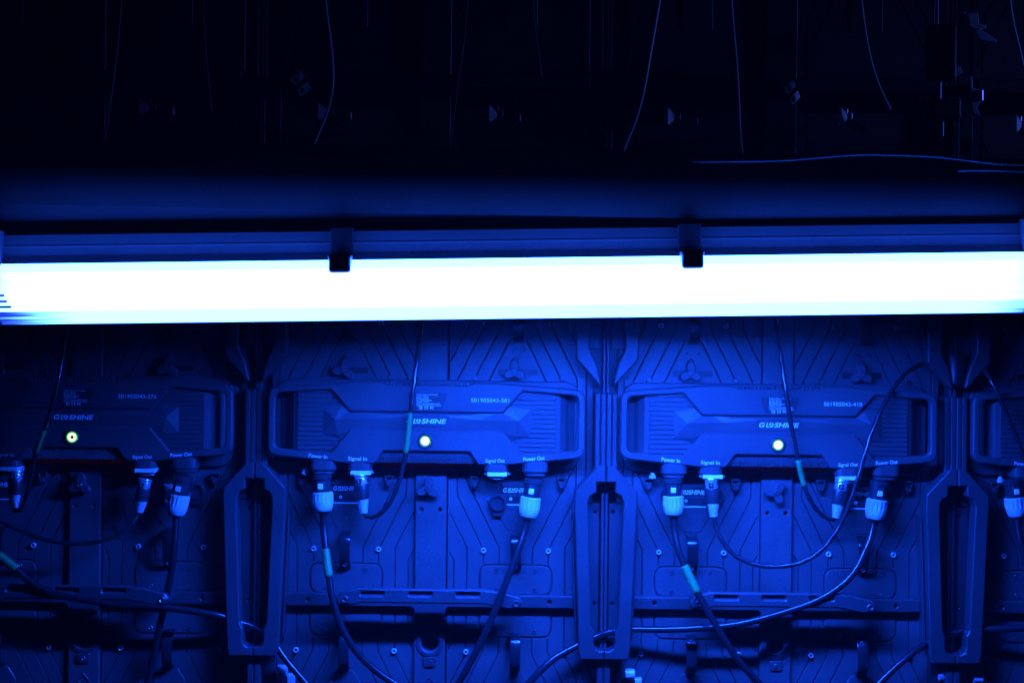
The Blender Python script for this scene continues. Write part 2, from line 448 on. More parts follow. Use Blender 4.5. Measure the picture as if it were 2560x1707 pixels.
def box_plate():
    outer = [(-225, 49), (-100, 58), (-66, 58), (-58, 54.5), (58, 54.5), (66, 58), (100, 58), (225, 49), (225, -47), (111, -58), (74, -58), (61, -40), (-61, -40), (-74, -58), (-111, -58), (-225, -47)]
    outer = fillet(outer, [17, 4, 2, 2, 2, 2, 4, 17, 17, 6, 3, 3, 3, 3, 6, 17])
    hole = [(-215, 41), (-136, 46.5), (-109, 15.5), (109, 15.5), (136, 46.5), (215, 41), (215, -38), (136, -43.5), (108, -9.5), (-108, -9.5), (-136, -43.5), (-215, -38)]
    hole = fillet(hole, [10, 3, 4, 4, 3, 10, 10, 3, 4, 4, 3, 10], 4)
    return plate('box', outer, [hole], 31, 45, 2.0)

def core_mesh():                                # finned middle body, sloped ends
    prof = [(-213, 3), (-211, 12), (-203, 16), (-197, 26), (-190, 34), (-182, 36.5), (182, 36.5), (190, 34), (197, 26), (203, 16), (211, 12), (213, 3)]
    bm = bmesh.new()
    A = [bm.verts.new(P(x, d, -50)) for x, d in prof]; B = [bm.verts.new(P(x, d, 50)) for x, d in prof]
    n = len(prof)
    for i in range(n): j = (i + 1) % n; bm.faces.new((A[i], A[j], B[j], B[i]))
    bm.faces.new(A); bm.faces.new(B)
    return finish(bm, 'box')

def wing_mesh():                                # faceted middle band with arrow ends
    bm = bmesh.new()
    for s in (-1, 1):
        v = lambda x, z, d: bm.verts.new(P(s * x, d, z))
        a = v(130, 4.5, 45.5); b = v(75, 5.5, 44.6); c = v(60, 11.5, 43.5); c0 = v(0, 11.5, 43.5)
        t0 = v(148, 20, 38); t1 = v(120, 27, 37.5); t2 = v(104, 17, 38.5); tc = v(0, 17, 38.5)
        e = v(148, -18, 38); f = v(121, -24.5, 38.5); g = v(104, -12, 42.5); gc = v(0, -12, 42.5); e0 = v(126, -17, 42.5)
        for q in ((t0, e, a), (a, t1, t0), (a, b, t2, t1), (b, c, t2), (c, c0, tc, t2), (a, e, e0), (a, e0, g), (e0, e, f), (e0, f, g), (a, g, b), (b, g, gc, c0), (b, c0, c)):
            bm.faces.new(q)
        bk = [v(x, z, 30) for x, z in ((148, 20), (120, 27), (121, -24.5), (148, -18))]
        for q in ((t0, t1, bk[1], bk[0]), (t0, bk[0], bk[3], e), (e, bk[3], bk[2], f)): bm.faces.new(q)
    bmesh.ops.remove_doubles(bm, verts=bm.verts, dist=1e-6)
    return finish(bm, 'box')

def teeth_mesh(m, x0, x1, n, z0, z1, d0, d1, fill=.55):
    bm = bmesh.new(); p = (x1 - x0) / n
    for k in range(n):
        add_plate(bm, rect(x0 + k * p, x0 + (k + fill) * p, z0, z1), (), d0, d1, .35)
    return finish(bm, m)

def socket_mesh(big):
    bm = bmesh.new()
    hw = 18.5 if big else 17
    # a block standing below the box: rounded in plan, so extrude in z
    plan = fillet([(-hw, 12), (hw, 12), (hw, 44), (-hw, 44)], [2, 2, 12, 12], 5)
    n = len(plan)
    lev = [(-52, 1.0), (-67, 1.0), (-68.5, .95)] + ([(-68.6, .82), (-73.5, .80)] if big else [])
    rings = []
    for z, k in lev: rings.append([bm.verts.new(P(x * k, 28 + (d - 28) * k, z)) for x, d in plan])
    for a, b in zip(rings, rings[1:]):
        for i in range(n): bm.faces.new((a[i], a[(i + 1) % n], b[(i + 1) % n], b[i]))
    bm.faces.new(rings[0]); bm.faces.new(rings[-1])
    return finish(bm, 'box')

def cap_mesh():
    bm = bmesh.new()
    add_plate(bm, circ(0, 0, 12.5, 28), [circ(0, 0, 8.2, 28)], 2, 11, 1.4)
    add_plate(bm, circ(0, 0, 8.2, 28), (), 2, 7, 0)
    add_plate(bm, fillet([(-7, -20), (7, -20), (10, -9), (-10, -9)], 2.5), (), 2, 7, 1)
    return finish(bm, 'plug')

LINES = ['Product Name: LED Display', 'Series: Legend', 'Model: LE 3.91', 'Size: 500mm*1000mm', 'Weight: 13.0KG', 'Power Consumption(MAX): 200W', 'Voltage: AC100V-240V, 47-63Hz']

def build_box(cab, serial, sockets, caps):
    ox, oz = -6, 1.5
    b = part('control_box', K('fascia', box_plate), cab, (ox, 0, oz))
    part('core', K('core', core_mesh), b)
    part('mounting_tray', K('tray', lambda: plate('box', fillet(rect(-219, 219, -68, 60), 24), (), 1, 10, 1.5)), b)
    fin = K('fin', lambda: plate('box', [(-30, -2.9), (30, -2.9), (30, 2.9), (-30, 2.9)], (), 0, 3.2, 1.0))
    finw = K('finw', lambda: plate('box', [(-32, -2.7), (32, -2.7), (32, 2.7), (-32, 2.7)], (), 0, 2.4, .4))
    for s in (-1, 1):
        for k in range(14):
            part('fin', finw, b, (s * 152, 36, 43.5 - 6.7 * k))
    part('middle_band', K('wing', wing_mesh), b)
    part('top_teeth', K('tt', lambda: teeth_mesh('box', -63, 63, 24, 50.5, 57, 35, 44)), b)['kind'] = 'stuff'
    part('vent_grille', K('vg', lambda: teeth_mesh('box', -72, 72, 64, -57, -38, 20, 38, .6)), b)['kind'] = 'stuff'
    part('vent_floor', K('vf', lambda: plate('dark', rect(-74, 74, -57, -36), (), 12, 30, 0)), b)
    part('vent_light', K('vl', lambda: plate('red', rect(-64, 64, -63, -57.3), (), 14, 30, 0)), b)
    part('badge', K('badge', lambda: plate('box', fillet(rect(-32, 32, -4.5, 10.5), 4.5), [fillet(rect(-31, 31, -3.5, 9.5), 4)], 41, 44.6, .25)), b)
    part('badge_logo', K('logo', lambda: logo_mesh('logo', 57, 6.8)), b, (0, 45.1, 3))
    part('button_bezel', K('bez', lambda: lathe('plug', [(0, 0), (10.6, 0), (10.6, 2.4), (9.4, 3.2), (8.6, 3.0), (8.2, 1.6), (0, 1.6)], 28, 'd')), b, (-1.5, 44.5, -25))
    part('button_ring', K('bring', lambda: plate('ledring', circ(0, 0, 8.0, 28), [circ(0, 0, 6.3, 28)], 0, .8, 0)), b, (-1.5, 46, -25))
    ring = serial.endswith('576')
    part('button_dot', K('bdot', lambda: plate('led', circ(0, 0, 1.3, 10), (), 0, .8, 0)), b, (7.2 if not serial.endswith('410') else -10.2, 46.2, -28))
    if ring: part('button_lens', K('blring', lambda: plate('led576', circ(0, 0, 6.4, 28), [circ(0, 0, 2.4, 20)], 0, 1.5, .3)), b, (-1.5, 46, -25))
    else: part('button_lens', K('blens', lambda: lathe('led', [(0, 0), (6.5, 0), (6.2, 1.6), (4.2, 2.6), (0, 2.8)], 24, 'd')), b, (-1.5, 45.6, -25))
    part('rating_label', K('rl', lambda: plate('sticker', [(-21, 19), (21, 19), (28, 43), (-28, 43)], (), 44.8, 45.25, 0)), b, (1, 0, 0))
    for i, s in enumerate(LINES):
        part('label_line', K(('ll', i), lambda: textmesh('print', s, .62 * len(s) * 1.95, 2.1, 0, .01)), b, (-14.5 + .62 * len(s) * .975, 45.5, 40.5 - 2.6 * i))
    part('approval_mark', K('ce', lambda: textmesh('print', 'CE', 5.2, 3.6, 0, .02)), b, (-8.5, 45.5, 21.8))
    part('approval_mark', K('cr', lambda: plate('print', rect(-2.4, 2.4, -1.6, 1.6), [rect(-1.9, 1.4, -1.1, 1.1)], 0, .1, 0)), b, (-.5, 45.4, 21.8))
    part('approval_mark', K('fc', lambda: textmesh('print', 'FC', 5.0, 3.6, 0, .03)), b, (7.5, 45.5, 21.8))
    part('serial_number', textmesh('print', serial, 54, 5.7, 0, .008, 1.08), b, (90, 45.5, 33.5))
    for t, x, z, wd, rz in (('Power In', -153, -48.2, 26.5, -.075), ('Signal In', -97, -51.8, 27, -.02), ('Signal Out', 98, -52.6, 27.5, .03), ('Power Out', 153, -48.2, 30.5, .075)):
        part('socket_name', K(t, lambda: textmesh('print', t, wd, 6.4 if 'Sig' in t else 5.4, 0, .012)), b, (x, 45.5, z), (0, -rz, 0))
    for x, big in ((-147, 1), (-95, 0), (99, 0), (155, 1)):
        part('socket', K(('so', big), lambda: socket_mesh(big)), b, (x, 0, 0))
        if not big:
            part('socket_flange', K('sfl', lambda: boxmesh('flange', -14, 14, 12, 45, -74.2, -68.8, .5)), b, (x + 2, 0, 0))
            part('socket_shell', K('ssh', lambda: lathe('chrome', [(11, -71), (11, -79), (9.2, -79.5), (9, -74), (0, -74)], 26)), b, (x + 2, 29, 0))
            for sx in (-16.5, 16.5): part('socket_screw', K('ssc', lambda: lathe('chrome', [(0, 0), (2, 0), (1.8, 1), (0, 1.4)], 10, 'd')), b, (x + 2 + sx, 34, -71.5))
    for x, z in caps:
        part('socket_cap', K('cap', cap_mesh), b, (x, 0, z))
    part('lock_stud', K('stud', lambda: lathe('clamp', [(0, 0), (5, 0), (5, 4), (3, 5), (3, 8), (0, 8)], 14)), b, (-176, 18, -77))
    for x in (-187, -61, 62, 188):
        tab = K('tab', lambda: plate('frame', fillet([(-7, 0), (7, 0), (4.6, -15), (0, -19), (-4.6, -15)], 2, 3), [fillet([(-4.2, -2.6), (4.2, -2.6), (3.6, -6), (-3.6, -6)], .8, 2)], 1, 12, 1.0))
        part('mounting_tab', tab, b, (x + 6, 0, -77.5))
        part('tab_screw', K('screw', screw_mesh), b, (x + 6, 11.6, -90))
        part('tab_screw', K('scr2', lambda: screw_mesh(3.8, 3)), b, (x + 6, 1, 64))
    return b

CABINETS = {}
def build_cabinet(cx, label, serial, caps=(), turn=0.1):
    cab = thing('led_cabinet', label, 'led cabinet', (cx, 0, ZC), 'led wall cabinets seen from behind')
    for side in (-1, 1):
        for k in (1, 2, 3, 4): build_module(cab, side, k)
        for nm, me in K(('rails', side), lambda: rail_meshes(side)): part(nm, me, cab)
        part('frame_arm', K(('arm', side, 0), lambda: arm_mesh(side, False)), cab)
        part('frame_arm', K(('arm', side, 1), lambda: arm_mesh(side, True)), cab)
    part('channel', K('chL', lambda: plate('coat', rect(-23, 22, -246.5, -60), [circ(-14, -125, 2.6, 14), circ(12.5, -125, 2.6, 14)], -9, 7, 1.2)), cab)
    part('channel', K('chU', lambda: plate('coat', rect(-23, 22, 50, 475), (), -9, 5, 1.2)), cab)
    part('channel', K('chB', lambda: plate('coat', rect(-23, 22, -519, -268), [circ(0, -318, 12.5, 28)], -9, 6, 1.2)), cab)
    part('channel_back', K('chK', lambda: plate('dark', rect(-23, 22, -519, 475), (), -14, -9.4, 0)), cab)
    part('channel_port', K('port', lambda: plate('frame', circ(0, -318, 20, 36), [circ(0, -318, 14, 36)], 6, 8, .8)), cab)
    part('channel_tab', K('ptab', lambda: plate('frame', fillet([(-8, -352), (8, -352), (10, -338), (-10, -338)], 3), (), 6, 9, .8)), cab)
    part('screw', K('screw', screw_mesh), cab, (0, 8.6, -345))
    part('channel_mark', K('dia', lambda: plate('frame', [(0, -366), (-9, -378), (0, -390), (9, -378)], [[(0, -369), (-6.5, -378), (0, -387), (6.5, -378)]], 5.5, 7.2, .4)), cab)
    part('knob', K('knob', knob_mesh), cab, (-4, 6, -94), (0, turn, 0))
    part('screw', K('screw', screw_mesh), cab, (-4, 22.5, -94))
    bar = K('bar', lambda: plate('frame', fillet([(-213, -265), (-213, -247), (207, -247), (207, -265), (26, -265), (22, -269), (22, -279), (-23, -279), (-23, -269), (-27, -265)], [2, 2, 2, 2, 3, 3, 1, 1, 3, 3], 3), [circ(-176, -256, 2.7, 14), circ(172, -256, 2.7, 14)], 1.5, 13, 1.4))
    part('cross_bar', bar, cab)
    part('bar_end', K('bend', lambda: plate('frame', rect(-222, -205, -263, -243), (), -2, 9, .8)), cab)
    part('bar_end', K('bend2', lambda: plate('frame', rect(199, 216, -263, -243), (), -2, 9, .8)), cab)
    part('grip', K('grip', handle_mesh), cab)
    for x in (-118, 124):
        part('grip_pin', K('gpin', lambda: plate('screw', circ(0, 0, 5.2, 20), [circ(0, 0, 2.4, 6)], 51.5, 55, .8)), cab, (x, 0, -251 if x > 0 else -247.5))
    part('knob_bolt', K('kb', lambda: lathe('clamp', [(0, 0), (7.5, 0), (7.5, 13), (6, 14), (0, 14)], 20, 'x')), cab, (-218, 16, -357))
    part('bolt_plate', K('kbp', lambda: plate('clamp', rect(-204, -194, -385, -364), (), 4, 20, .8)), cab)
    part('knob_bolt', K('kb2', lambda: lathe('clamp', [(0, 0), (5, 0), (5, 9), (0, 9)], 16, 'x')), cab, (234, 14, -357))
    build_box(cab, serial, None, caps)
    return cab

c1 = build_cabinet(-614, 'dim cabinet at the left edge, serial number ending 576', 'S01905043-576', [(112, -106), (166, -104)])
c2 = build_cabinet(-114, 'brightly lit cabinet with serial number ending 581 and one open signal socket', 'S01905043-581', [(102, -116)])
c3 = build_cabinet(386, 'lit cabinet with serial number ending 410, all four sockets plugged', 'S01905043-410', [(-84, -104), (104, -103), (160, -104), (-150, -104)], .6)
c4 = build_cabinet(886, 'dark cabinet cut off by the right edge of the picture', 'S01905043', [(-150, -104)])
part('lock_barrel', lathe('dark', [(0, 62), (12, 62), (15, 66), (15, 104), (13, 107), (0, 107)], 28), c3, (250, 22, 0))

# upper row of cabinets, only its foot is in view
def build_upper(cx, label):
    cab = thing('led_cabinet', label, 'led cabinet', (cx, 0, ZC + 1000), 'led wall cabinets of the row above')
    for side in (-1, 1):
        build_module(cab, side, 2)
        X = lambda s: side * (250 - s)
        part('seam_rail', K(('us', side), lambda: plate('frame', rect(min(X(.5), X(4.6)), max(X(.5), X(4.6)), -518, -230), (), -9, -1, .9)), cab)
        part('side_rail', K(('ur', side), lambda: plate('frame', rect(min(X(8.2), X(27)), max(X(8.2), X(27)), -518, -230), (), -9, -1, .8)), cab)
    part('channel', K('chB', None), cab)
    part('channel_back', K('chKu', lambda: plate('dark', rect(-23, 22, -518, -230), (), -14, -9.4, 0)), cab)
    part('foot_rail', K('foot', lambda: plate('frame', rect(-222, 222, -518, -499), (), -6, 22, 1.2)), cab)
    return cab
for cx, t in ((-614, 'unlit upper cabinet in the top left corner'), (-114, 'unlit upper cabinet behind the bowed wire, left of top centre'),
              (386, 'unlit upper cabinet behind the bright slanting wire'), (886, 'unlit upper cabinet beside the black rigging block')):
    build_upper(cx, t)

# ------------------------------------------------------------------ lamp
lc = W(1176, 660.75, 384)
lamp = thing('batten_lamp', 'long glowing blue-white tube lamp hung across the cabinets', 'lamp', (0, 0, lc[2]))
lamp.rotation_euler = (0, -math.radians(1.32), 0)
def strip(m, prof, x0, x1, closed=False, caps=False):
    bm = bmesh.new(); A = [bm.verts.new(P(x0, d, z)) for d, z in prof]; B = [bm.verts.new(P(x1, d, z)) for d, z in prof]
    n = len(prof)
    for i in range(n if closed else n - 1):
        j = (i + 1) % n; bm.faces.new((A[i], B[i], B[j], A[j]))
    if caps: bm.faces.new(A); bm.faces.new(B)
    return finish(bm, m, False, closed)
LX = 604
part('diffuser', strip('lamp', [(384, 25), (385.5, 2), (384, -21)], -LX, LX), lamp)
part('diffuser_top', strip('lamp_top', [(370, 35.6), (384, 25)], -LX, LX), lamp)
part('diffuser_foot', strip('lamp_low', [(384, -21), (367, -35.6)], -LX, LX), lamp)
part('diffuser_base', strip('lamp_under', [(366, -31.2), (331, -29.7)], -LX, LX), lamp)
hp = [(329, -33.6), (322, -32), (322, 68), (330, 72), (353, 72), (357, 70.5), (357, 69), (358, 58), (358.7, 57.6), (358.7, 56), (358.1, 55.6), (358.8, 45), (359.5, 44.6), (359.5, 43), (359, 42.6), (360, 38), (366, 36.2), (369.4, 35.4), (369.4, -10), (369.4, -30), (366.6, -30), (366.6, -35.0), (365.8, -35.0), (365.8, -30.0), (331.4, -28.5), (331.2, -33.8)]  # includes an unseen rear lip added to shade the wall below the tube
part('housing', strip('housing', hp, -LX - 1, LX + 1, True, True), lamp)
for s in (-1, 1):
    part('end_cap', boxmesh('housing', -5, 5, 320, 386, -37, 75, 2), lamp, (s * (LX + 6), 0, 0))
part('lamp_mark', boxmesh('clip', -3, 3, 384, 388, 4, 22, 1), lamp, (-603, 0, 0))
for i, (x, z) in enumerate(((-599, -2), (-596, -9), (-591, -15.5))):
    part('lamp_mark', boxmesh('plug', -8, 8, 384, 386.6, z - 1.4, z + 1.4, .3), lamp, (x - 4, 0, 0))
for px in (780, 1590):
    x = (px - 1176) / 1.96
    cp = fillet([(-14.5, 41), (-12.5, 34), (-12.8, 20), (12.8, 20), (12.5, 34), (14.5, 41)], [2, 2, 4, 4, 2, 2], 3)
    part('clip', plate('clip', cp, (), 366, 389, 1.5), lamp, (x, 0, 0))
    part('clip_back', plate('clip', fillet([(-13.5, 37), (13.5, 37), (13.5, 75), (-13.5, 75)], 1.5), (), 350, 361.2, .8), lamp, (x, 0, 0))
    part('clip_strap', boxmesh('clip', -12, 12, 320, 352, 75.2, 78, .8), lamp, (x, 0, 0))

# ------------------------------------------------------------------ beam behind and above the lamp
bc = W(1176, 494, 350)
beam = thing('support_beam', 'dark horizontal beam running just above the tube lamp', 'beam', (0, 0, bc[2]))
beam.rotation_euler = (0, math.radians(0.55), 0)
part('girder', strip('beam', [(351.5, 0)] + [(351.5 - 24 * max(0, t - .1) ** 2.2, 2 + 77 * t) for t in [k / 16 for k in range(17)]] + [(280, 79), (280, 0)], -1000, 1000, True, True), beam)
part('gap_plate', strip('gap_plate', [(347, -.3), (347, -30), (300, -30), (300, -.3)], -1000, 1000, True, True), beam)  # plate added in the dark gap so it shows a dim blue
part('top_flange', strip('beam', [(318, 79.2), (322, 79.2), (322, 84), (270, 84), (270, 79.2)], -1000, 1000, True, True), beam)

# ------------------------------------------------------------------ cables
def along(pts, t0, t1):
    n = len(pts); a, b = int(t0 * (n - 1)), int(t1 * (n - 1)); return pts[a:b + 1]

def cord(name, label, group, pts, r, plug=None, tape=None, twist=0.0, mat_='rubber', cat='cable'):
    """plug = (kind, top(px,py), bottom(px,py), d)"""
    wp = [W(*p) for p in pts]
    base = W(plug[1][0], plug[1][1], plug[3]) if plug else wp[0]
    th = thing(name, label, cat, base, group)
    inv = (-base[0], -base[1], -base[2])
    pth = catmull(wp, 10)
    part('cord', tubemesh(mat_, pth, r, 12, twist), th, inv)
    if tape:
        seg = along(pth, *tape); part('tape', tubemesh('tape', seg, r * 1.2, 14), th, inv)
        a, b = along(seg, .35, .6), None
        if len(a) > 1: pass
    if plug:
        kind, top, bot, d = plug
        a, b = Vector(W(*top, d)), Vector(W(*bot, d)); L = (a - b).length
        ang = math.atan2(a.x - b.x, a.z - b.z); rot = (0, ang, 0)
        if kind == 'power':
            k = L / 56.0
            part('plug_body', lathe('plug', [(0, 0), (11, 0), (13.6, -2), (13.6, -7), (12, -8), (12.2, -32 * k), (0, -32 * k)], 28), th, (0, 0, 0), rot)
            part('plug_tongue', plate('plug', fillet(rect(-5.6, 5.6, -27 * k, -8), 2), (), 8, 14.2, 1.2), th, (-1, 0, 0), rot)
            part('plug_latch', K('latch', lambda: plate('latch', fillet(rect(-3.8, 3.8, -4.5, 3.5), 1.6), (), 12.5, 16.2, 1.0)), th, (-1 - 18 * math.sin(ang), 0, -17 * k), rot)
            part('plug_collar', lathe('collar', [(0, -27 * k), (13, -27 * k), (14.8, -29 * k), (15.1, -33 * k), (15.1, -42 * k), (14.6, -43.5 * k), (14.0, -49 * k), (12.4, -55 * k), (11.4, -56 * k), (0, -56 * k)], 64, 'z', 1.4, (-43 * k, -30 * k)), th, (0, 0, 0), rot)
            part('plug_nut', lathe('dark', [(0, -55.5 * k), (11, -55.5 * k), (9.5, -59 * k), (0, -59 * k)], 20), th, (0, 0, 0), rot)
        else:
            k = L / 64.0
            part('plug_ring', lathe('chrome', [(0, 0), (9.6, 0), (10, -1), (10, -3.5), (9, -4.2), (0, -4.2)], 28), th, (0, 0, 0), rot)
            part('plug_shell', lathe('chrome', [(0, -3), (8.6, -4), (9.0, -5), (9.0, -17 * k), (0, -17 * k)], 28), th, (0, 0, 0), rot)
            part('plug_window', plate('dark', fillet(rect(-3.6, 3.2, -14.5 * k, -5.2), 1), (), 7, 10.2, .6), th, (-1.6, 0, 0), rot)
            for q in range(3):
                part('plug_pin', K('ppin', lambda: plate('chrome', rect(-1.6, 1.6, -.6, .6), (), 9.8, 10.8, .2)), th, (-2.0 - (8 + 2.4 * q) * math.sin(ang), 0, -(7 + 2.4 * q) * k), rot)
            part('plug_body', lathe('plug', [(0, -16 * k), (9.8, -16 * k), (10.4, -18 * k), (10.2, -34 * k), (9.2, -41 * k), (0, -41 * k)], 28), th, (0, 0, 0), rot)
            pr = [(0, -40 * k)]; z = 40.0
            for q in range(6):
                rr = 8.6 - q * .5; pr += [(rr, -z * k), (rr + .3, -(z + 1) * k), (rr, -(z + 2.2) * k), (rr - 1.7, -(z + 2.4) * k), (rr - 1.7, -(z + 3.3) * k)]; z += 3.4
            pr += [(5.9, -z * k), (5.6, -(z + 3) * k), (0, -(z + 3) * k)]
            part('plug_boot', lathe('collar', pr, 24), th, (0, 0, 0), rot)
    return th, pth

PG, SG = 'power cables plugged into the cabinets', 'signal cables plugged into the cabinets'
# cabinet 581
cord('power_cable', 'thick black cable with green tape from the 581 cabinet power inlet, left of centre', PG,
     [(742, 1165, 36), (743, 1205, 38), (747, 1255, 46), (755, 1318, 56), (764, 1375, 64), (785, 1440, 68), (822, 1500, 66), (872, 1546, 62), (930, 1582, 58), (1000, 1615, 54)], 5.0,
     ('power', (740, 1088), (742, 1172), 36), (.235, .345))
cord('power_cable', 'thick black cable curving down left from the 581 cabinet power outlet', PG,
     [(1213, 1180, 36), (1206, 1215, 40), (1190, 1265, 50), (1162, 1338, 60), (1122, 1436, 66), (1078, 1525, 66), (1045, 1580, 62), (1000, 1640, 58)], 5.0,
     ('power', (1226, 1098), (1213, 1186), 36))
cord('signal_cable', 'thin cable with green tape rising from the 581 cabinet signal inlet to the lamp', SG,
     [(836, 1175, 36), (842, 1185, 38), (858, 1186, 46), (884, 1170, 54), (908, 1130, 60), (922, 1085, 62), (932, 1035, 64), (938, 990, 66), (944, 935, 66), (953, 865, 60), (963, 790, 50), (972, 735, 40), (978, 690, 34), (982, 600, 30)], 3.2,
     ('signal', (827, 1089), (836, 1178), 36), (.46, .60), .10, 'braid')
# cabinet 410
cord('power_cable', 'thick black cable with green tape from the power inlet of the 410 cabinet', PG,
     [(1547, 1175, 36), (1549, 1215, 40), (1558, 1262, 50), (1577, 1308, 58), (1602, 1360, 66), (1640, 1428, 70), (1688, 1504, 68), (1732, 1556, 64), (1790, 1610, 60)], 5.0,
     ('power', (1545, 1097), (1547, 1181), 36), (.36, .50))
cord('signal_cable', 'thin cable looping from the 410 cabinet signal inlet up over to the right', SG,
     [(1639, 1180, 36), (1643, 1205, 38), (1658, 1240, 44), (1688, 1275, 50), (1735, 1296, 54), (1790, 1300, 58), (1845, 1289, 62), (1892, 1258, 66), (1930, 1205, 68), (1955, 1145, 70), (1976, 1080, 70), (2000, 1000, 66), (2030, 930, 58), (2070, 868, 44), (2108, 840, 22), (2135, 833, 6), (2185, 828, 0), (2225, 822, 4), (2246, 828, 26), (2280, 880, 52), (2312, 950, 60), (2346, 1032, 62), (2372, 1110, 58)], 3.2,
     ('signal', (1633, 1098), (1640, 1186), 36), None, .10, 'braid')
cord('signal_cable', 'thin cable with green tape dropping from the lamp to the 410 cabinet signal outlet', SG,
     [(1920, 1185, 36), (1914, 1192, 38), (1898, 1188, 44), (1872, 1165, 52), (1852, 1128, 58), (1839, 1085, 60), (1829, 1035, 62), (1817, 975, 64), (1806, 905, 62), (1797, 840, 54), (1789, 780, 46), (1782, 730, 38), (1776, 640, 32)], 3.2,
     ('signal', (1934, 1102), (1920, 1189), 36), (.36, .47), .10, 'braid')
cord('power_cable', 'thick black cable swinging from the 410 cabinet power outlet down left behind the frame', PG,
     [(2009, 1185, 36), (2006, 1210, 38), (1992, 1255, 44), (1955, 1322, 50), (1885, 1374, 52), (1785, 1410, 50), (1685, 1434, 46), (1560, 1444, 38), (1450, 1445, 26), (1400, 1451, 20), (1368, 1462, 18), (1325, 1482, 24), (1272, 1512, 34), (1222, 1560, 42), (1180, 1610, 44)], 5.0,
     ('power', (2021, 1103), (2009, 1191), 36))
# cabinet 576
cord('power_cable', 'thick dark cable hanging from the power outlet of the 576 cabinet', PG,
     [(404, 1175, 36), (403, 1210, 40), (400, 1262, 46), (392, 1320, 44), (380, 1380, 36), (366, 1440, 28), (350, 1520, 22), (330, 1600, 20)], 5.0,
     ('power', (422, 1092), (404, 1180), 36))
cord('signal_cable', 'thin cable sagging left from the signal outlet of the 576 cabinet', SG,
     [(320, 1170, 36), (313, 1186, 38), (300, 1205, 44), (276, 1224, 48), (235, 1241, 50), (180, 1248, 50), (110, 1240, 50), (40, 1215, 48), (-30, 1180, 46)], 3.0,
     ('signal', (334, 1099), (320, 1176), 36), None, .10, 'braid')
cord('signal_cable', 'thin cable falling from the lamp to the signal inlet at the left edge', SG,
     [(32, 1160, 36), (34, 1172, 38), (48, 1168, 46), (66, 1120, 58), (80, 1050, 70), (97, 1000, 78), (120, 930, 82), (138, 850, 76), (148, 790, 64), (156, 740, 52), (162, 640, 44)], 3.0,
     ('signal', (38, 1079), (32, 1165), 36), (.42, .52), .10, 'braid')
cord('power_cable', 'thick cable with green tape crossing low on the 576 cabinet and behind the frame', PG,
     [(-40, 1240, 60), (0, 1276, 60), (34, 1302, 58), (70, 1335, 56), (130, 1364, 54), (250, 1385, 52), (370, 1393, 48), (500, 1412, 36), (548, 1428, 24), (585, 1441, 20), (622, 1466, 26), (660, 1518, 36), (700, 1566, 42), (740, 1620, 44)], 5.0,
     None, (.07, .165))
# right edge cabinet
cord('power_cable', 'thick cable with pale collar plugged in at the right edge', PG,
     [(2337, 1178, 36), (2339, 1210, 40), (2348, 1260, 48), (2368, 1320, 54), (2400, 1400, 54)], 5.0, ('power', (2324, 1100), (2337, 1184), 36))
cord('power_cable', 'thick cable entering at the right edge and ducking behind the frame to the bottom', PG,
     [(2420, 1430, 50), (2352, 1441, 44), (2290, 1443, 34), (2240, 1446, 25), (2205, 1450, 20), (2170, 1457, 18), (2128, 1476, 26), (2070, 1520, 36), (2020, 1568, 42), (1980, 1620, 42)], 5.0)

# thin wires hanging in the dark above the lamp
WG = 'thin wires hanging in the dark above the lamp'
def wire(label, pts, r=1.7, m='wire'):
    wp = [W(*p) for p in pts]; th = thing('hanging_wire', label, 'wire', wp[0], WG)
    part('strand', tubemesh(m, catmull(wp, 8), r, 8), th, (-wp[0][0], -wp[0][1], -wp[0][2]))
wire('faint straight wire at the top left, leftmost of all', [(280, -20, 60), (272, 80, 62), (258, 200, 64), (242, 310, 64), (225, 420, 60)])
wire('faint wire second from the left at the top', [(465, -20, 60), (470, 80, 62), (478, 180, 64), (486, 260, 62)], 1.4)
wire('bowed wire left of centre at the top', [(745, -20, 70), (752, 40, 72), (763, 130, 74), (764, 200, 74), (750, 262, 72), (722, 330, 68), (700, 400, 64)], 1.8, 'wire_lit')
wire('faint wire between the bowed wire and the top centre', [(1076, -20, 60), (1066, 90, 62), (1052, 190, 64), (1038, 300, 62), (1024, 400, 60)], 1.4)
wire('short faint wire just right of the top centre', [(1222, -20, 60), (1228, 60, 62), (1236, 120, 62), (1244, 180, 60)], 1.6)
wire('bright wire slanting down left, right of the top centre', [(1518, -20, 90), (1508, 40, 92), (1494, 120, 94), (1478, 210, 92), (1460, 275, 86), (1438, 330, 78), (1420, 380, 70)], 2.2, 'wire_lit')
wire('nearly straight wire reaching the cable on the beam', [(1678, -20, 110), (1684, 60, 120), (1692, 150, 140), (1697, 240, 170), (1700, 310, 210), (1706, 362, 250)], 1.8, 'wire_lit')
wire('wire curving down right that ends above the beam cable', [(1976, -20, 100), (1984, 50, 102), (1998, 130, 106), (2018, 195, 110), (2045, 252, 112)], 1.9, 'wire_lit')
wire('bright wire crossing the top right corner', [(2316, -20, 100), (2326, 50, 104), (2340, 110, 108), (2354, 170, 110), (2375, 260, 110)], 2.4, 'wire_lit')
wp = [W(*p) for p in [(2420, 384, 358), (2352, 379, 358), (2290, 376, 357), (2230, 369, 356), (2150, 360, 355), (2060, 356, 355), (1980, 355, 354), (1900, 360, 354), (1820, 367, 353), (1740, 370, 350), (1660, 371, 344), (1560, 372, 336)]]
th = thing('beam_cable', 'thin cable lying along the top of the dark beam', 'cable', wp[0])
part('strand', tubemesh('wire_dark', catmull(wp, 8), 1.5, 8), th, tuple(-q for q in wp[0]))
wp = [W(*p) for p in [(2430, 397, 358), (2352, 394, 357), (2300, 392, 356), (2255, 391, 354), (2200, 392, 346)]]
th = thing('beam_cable', 'short second cable under the beam cable at the right edge', 'cable', wp[0])
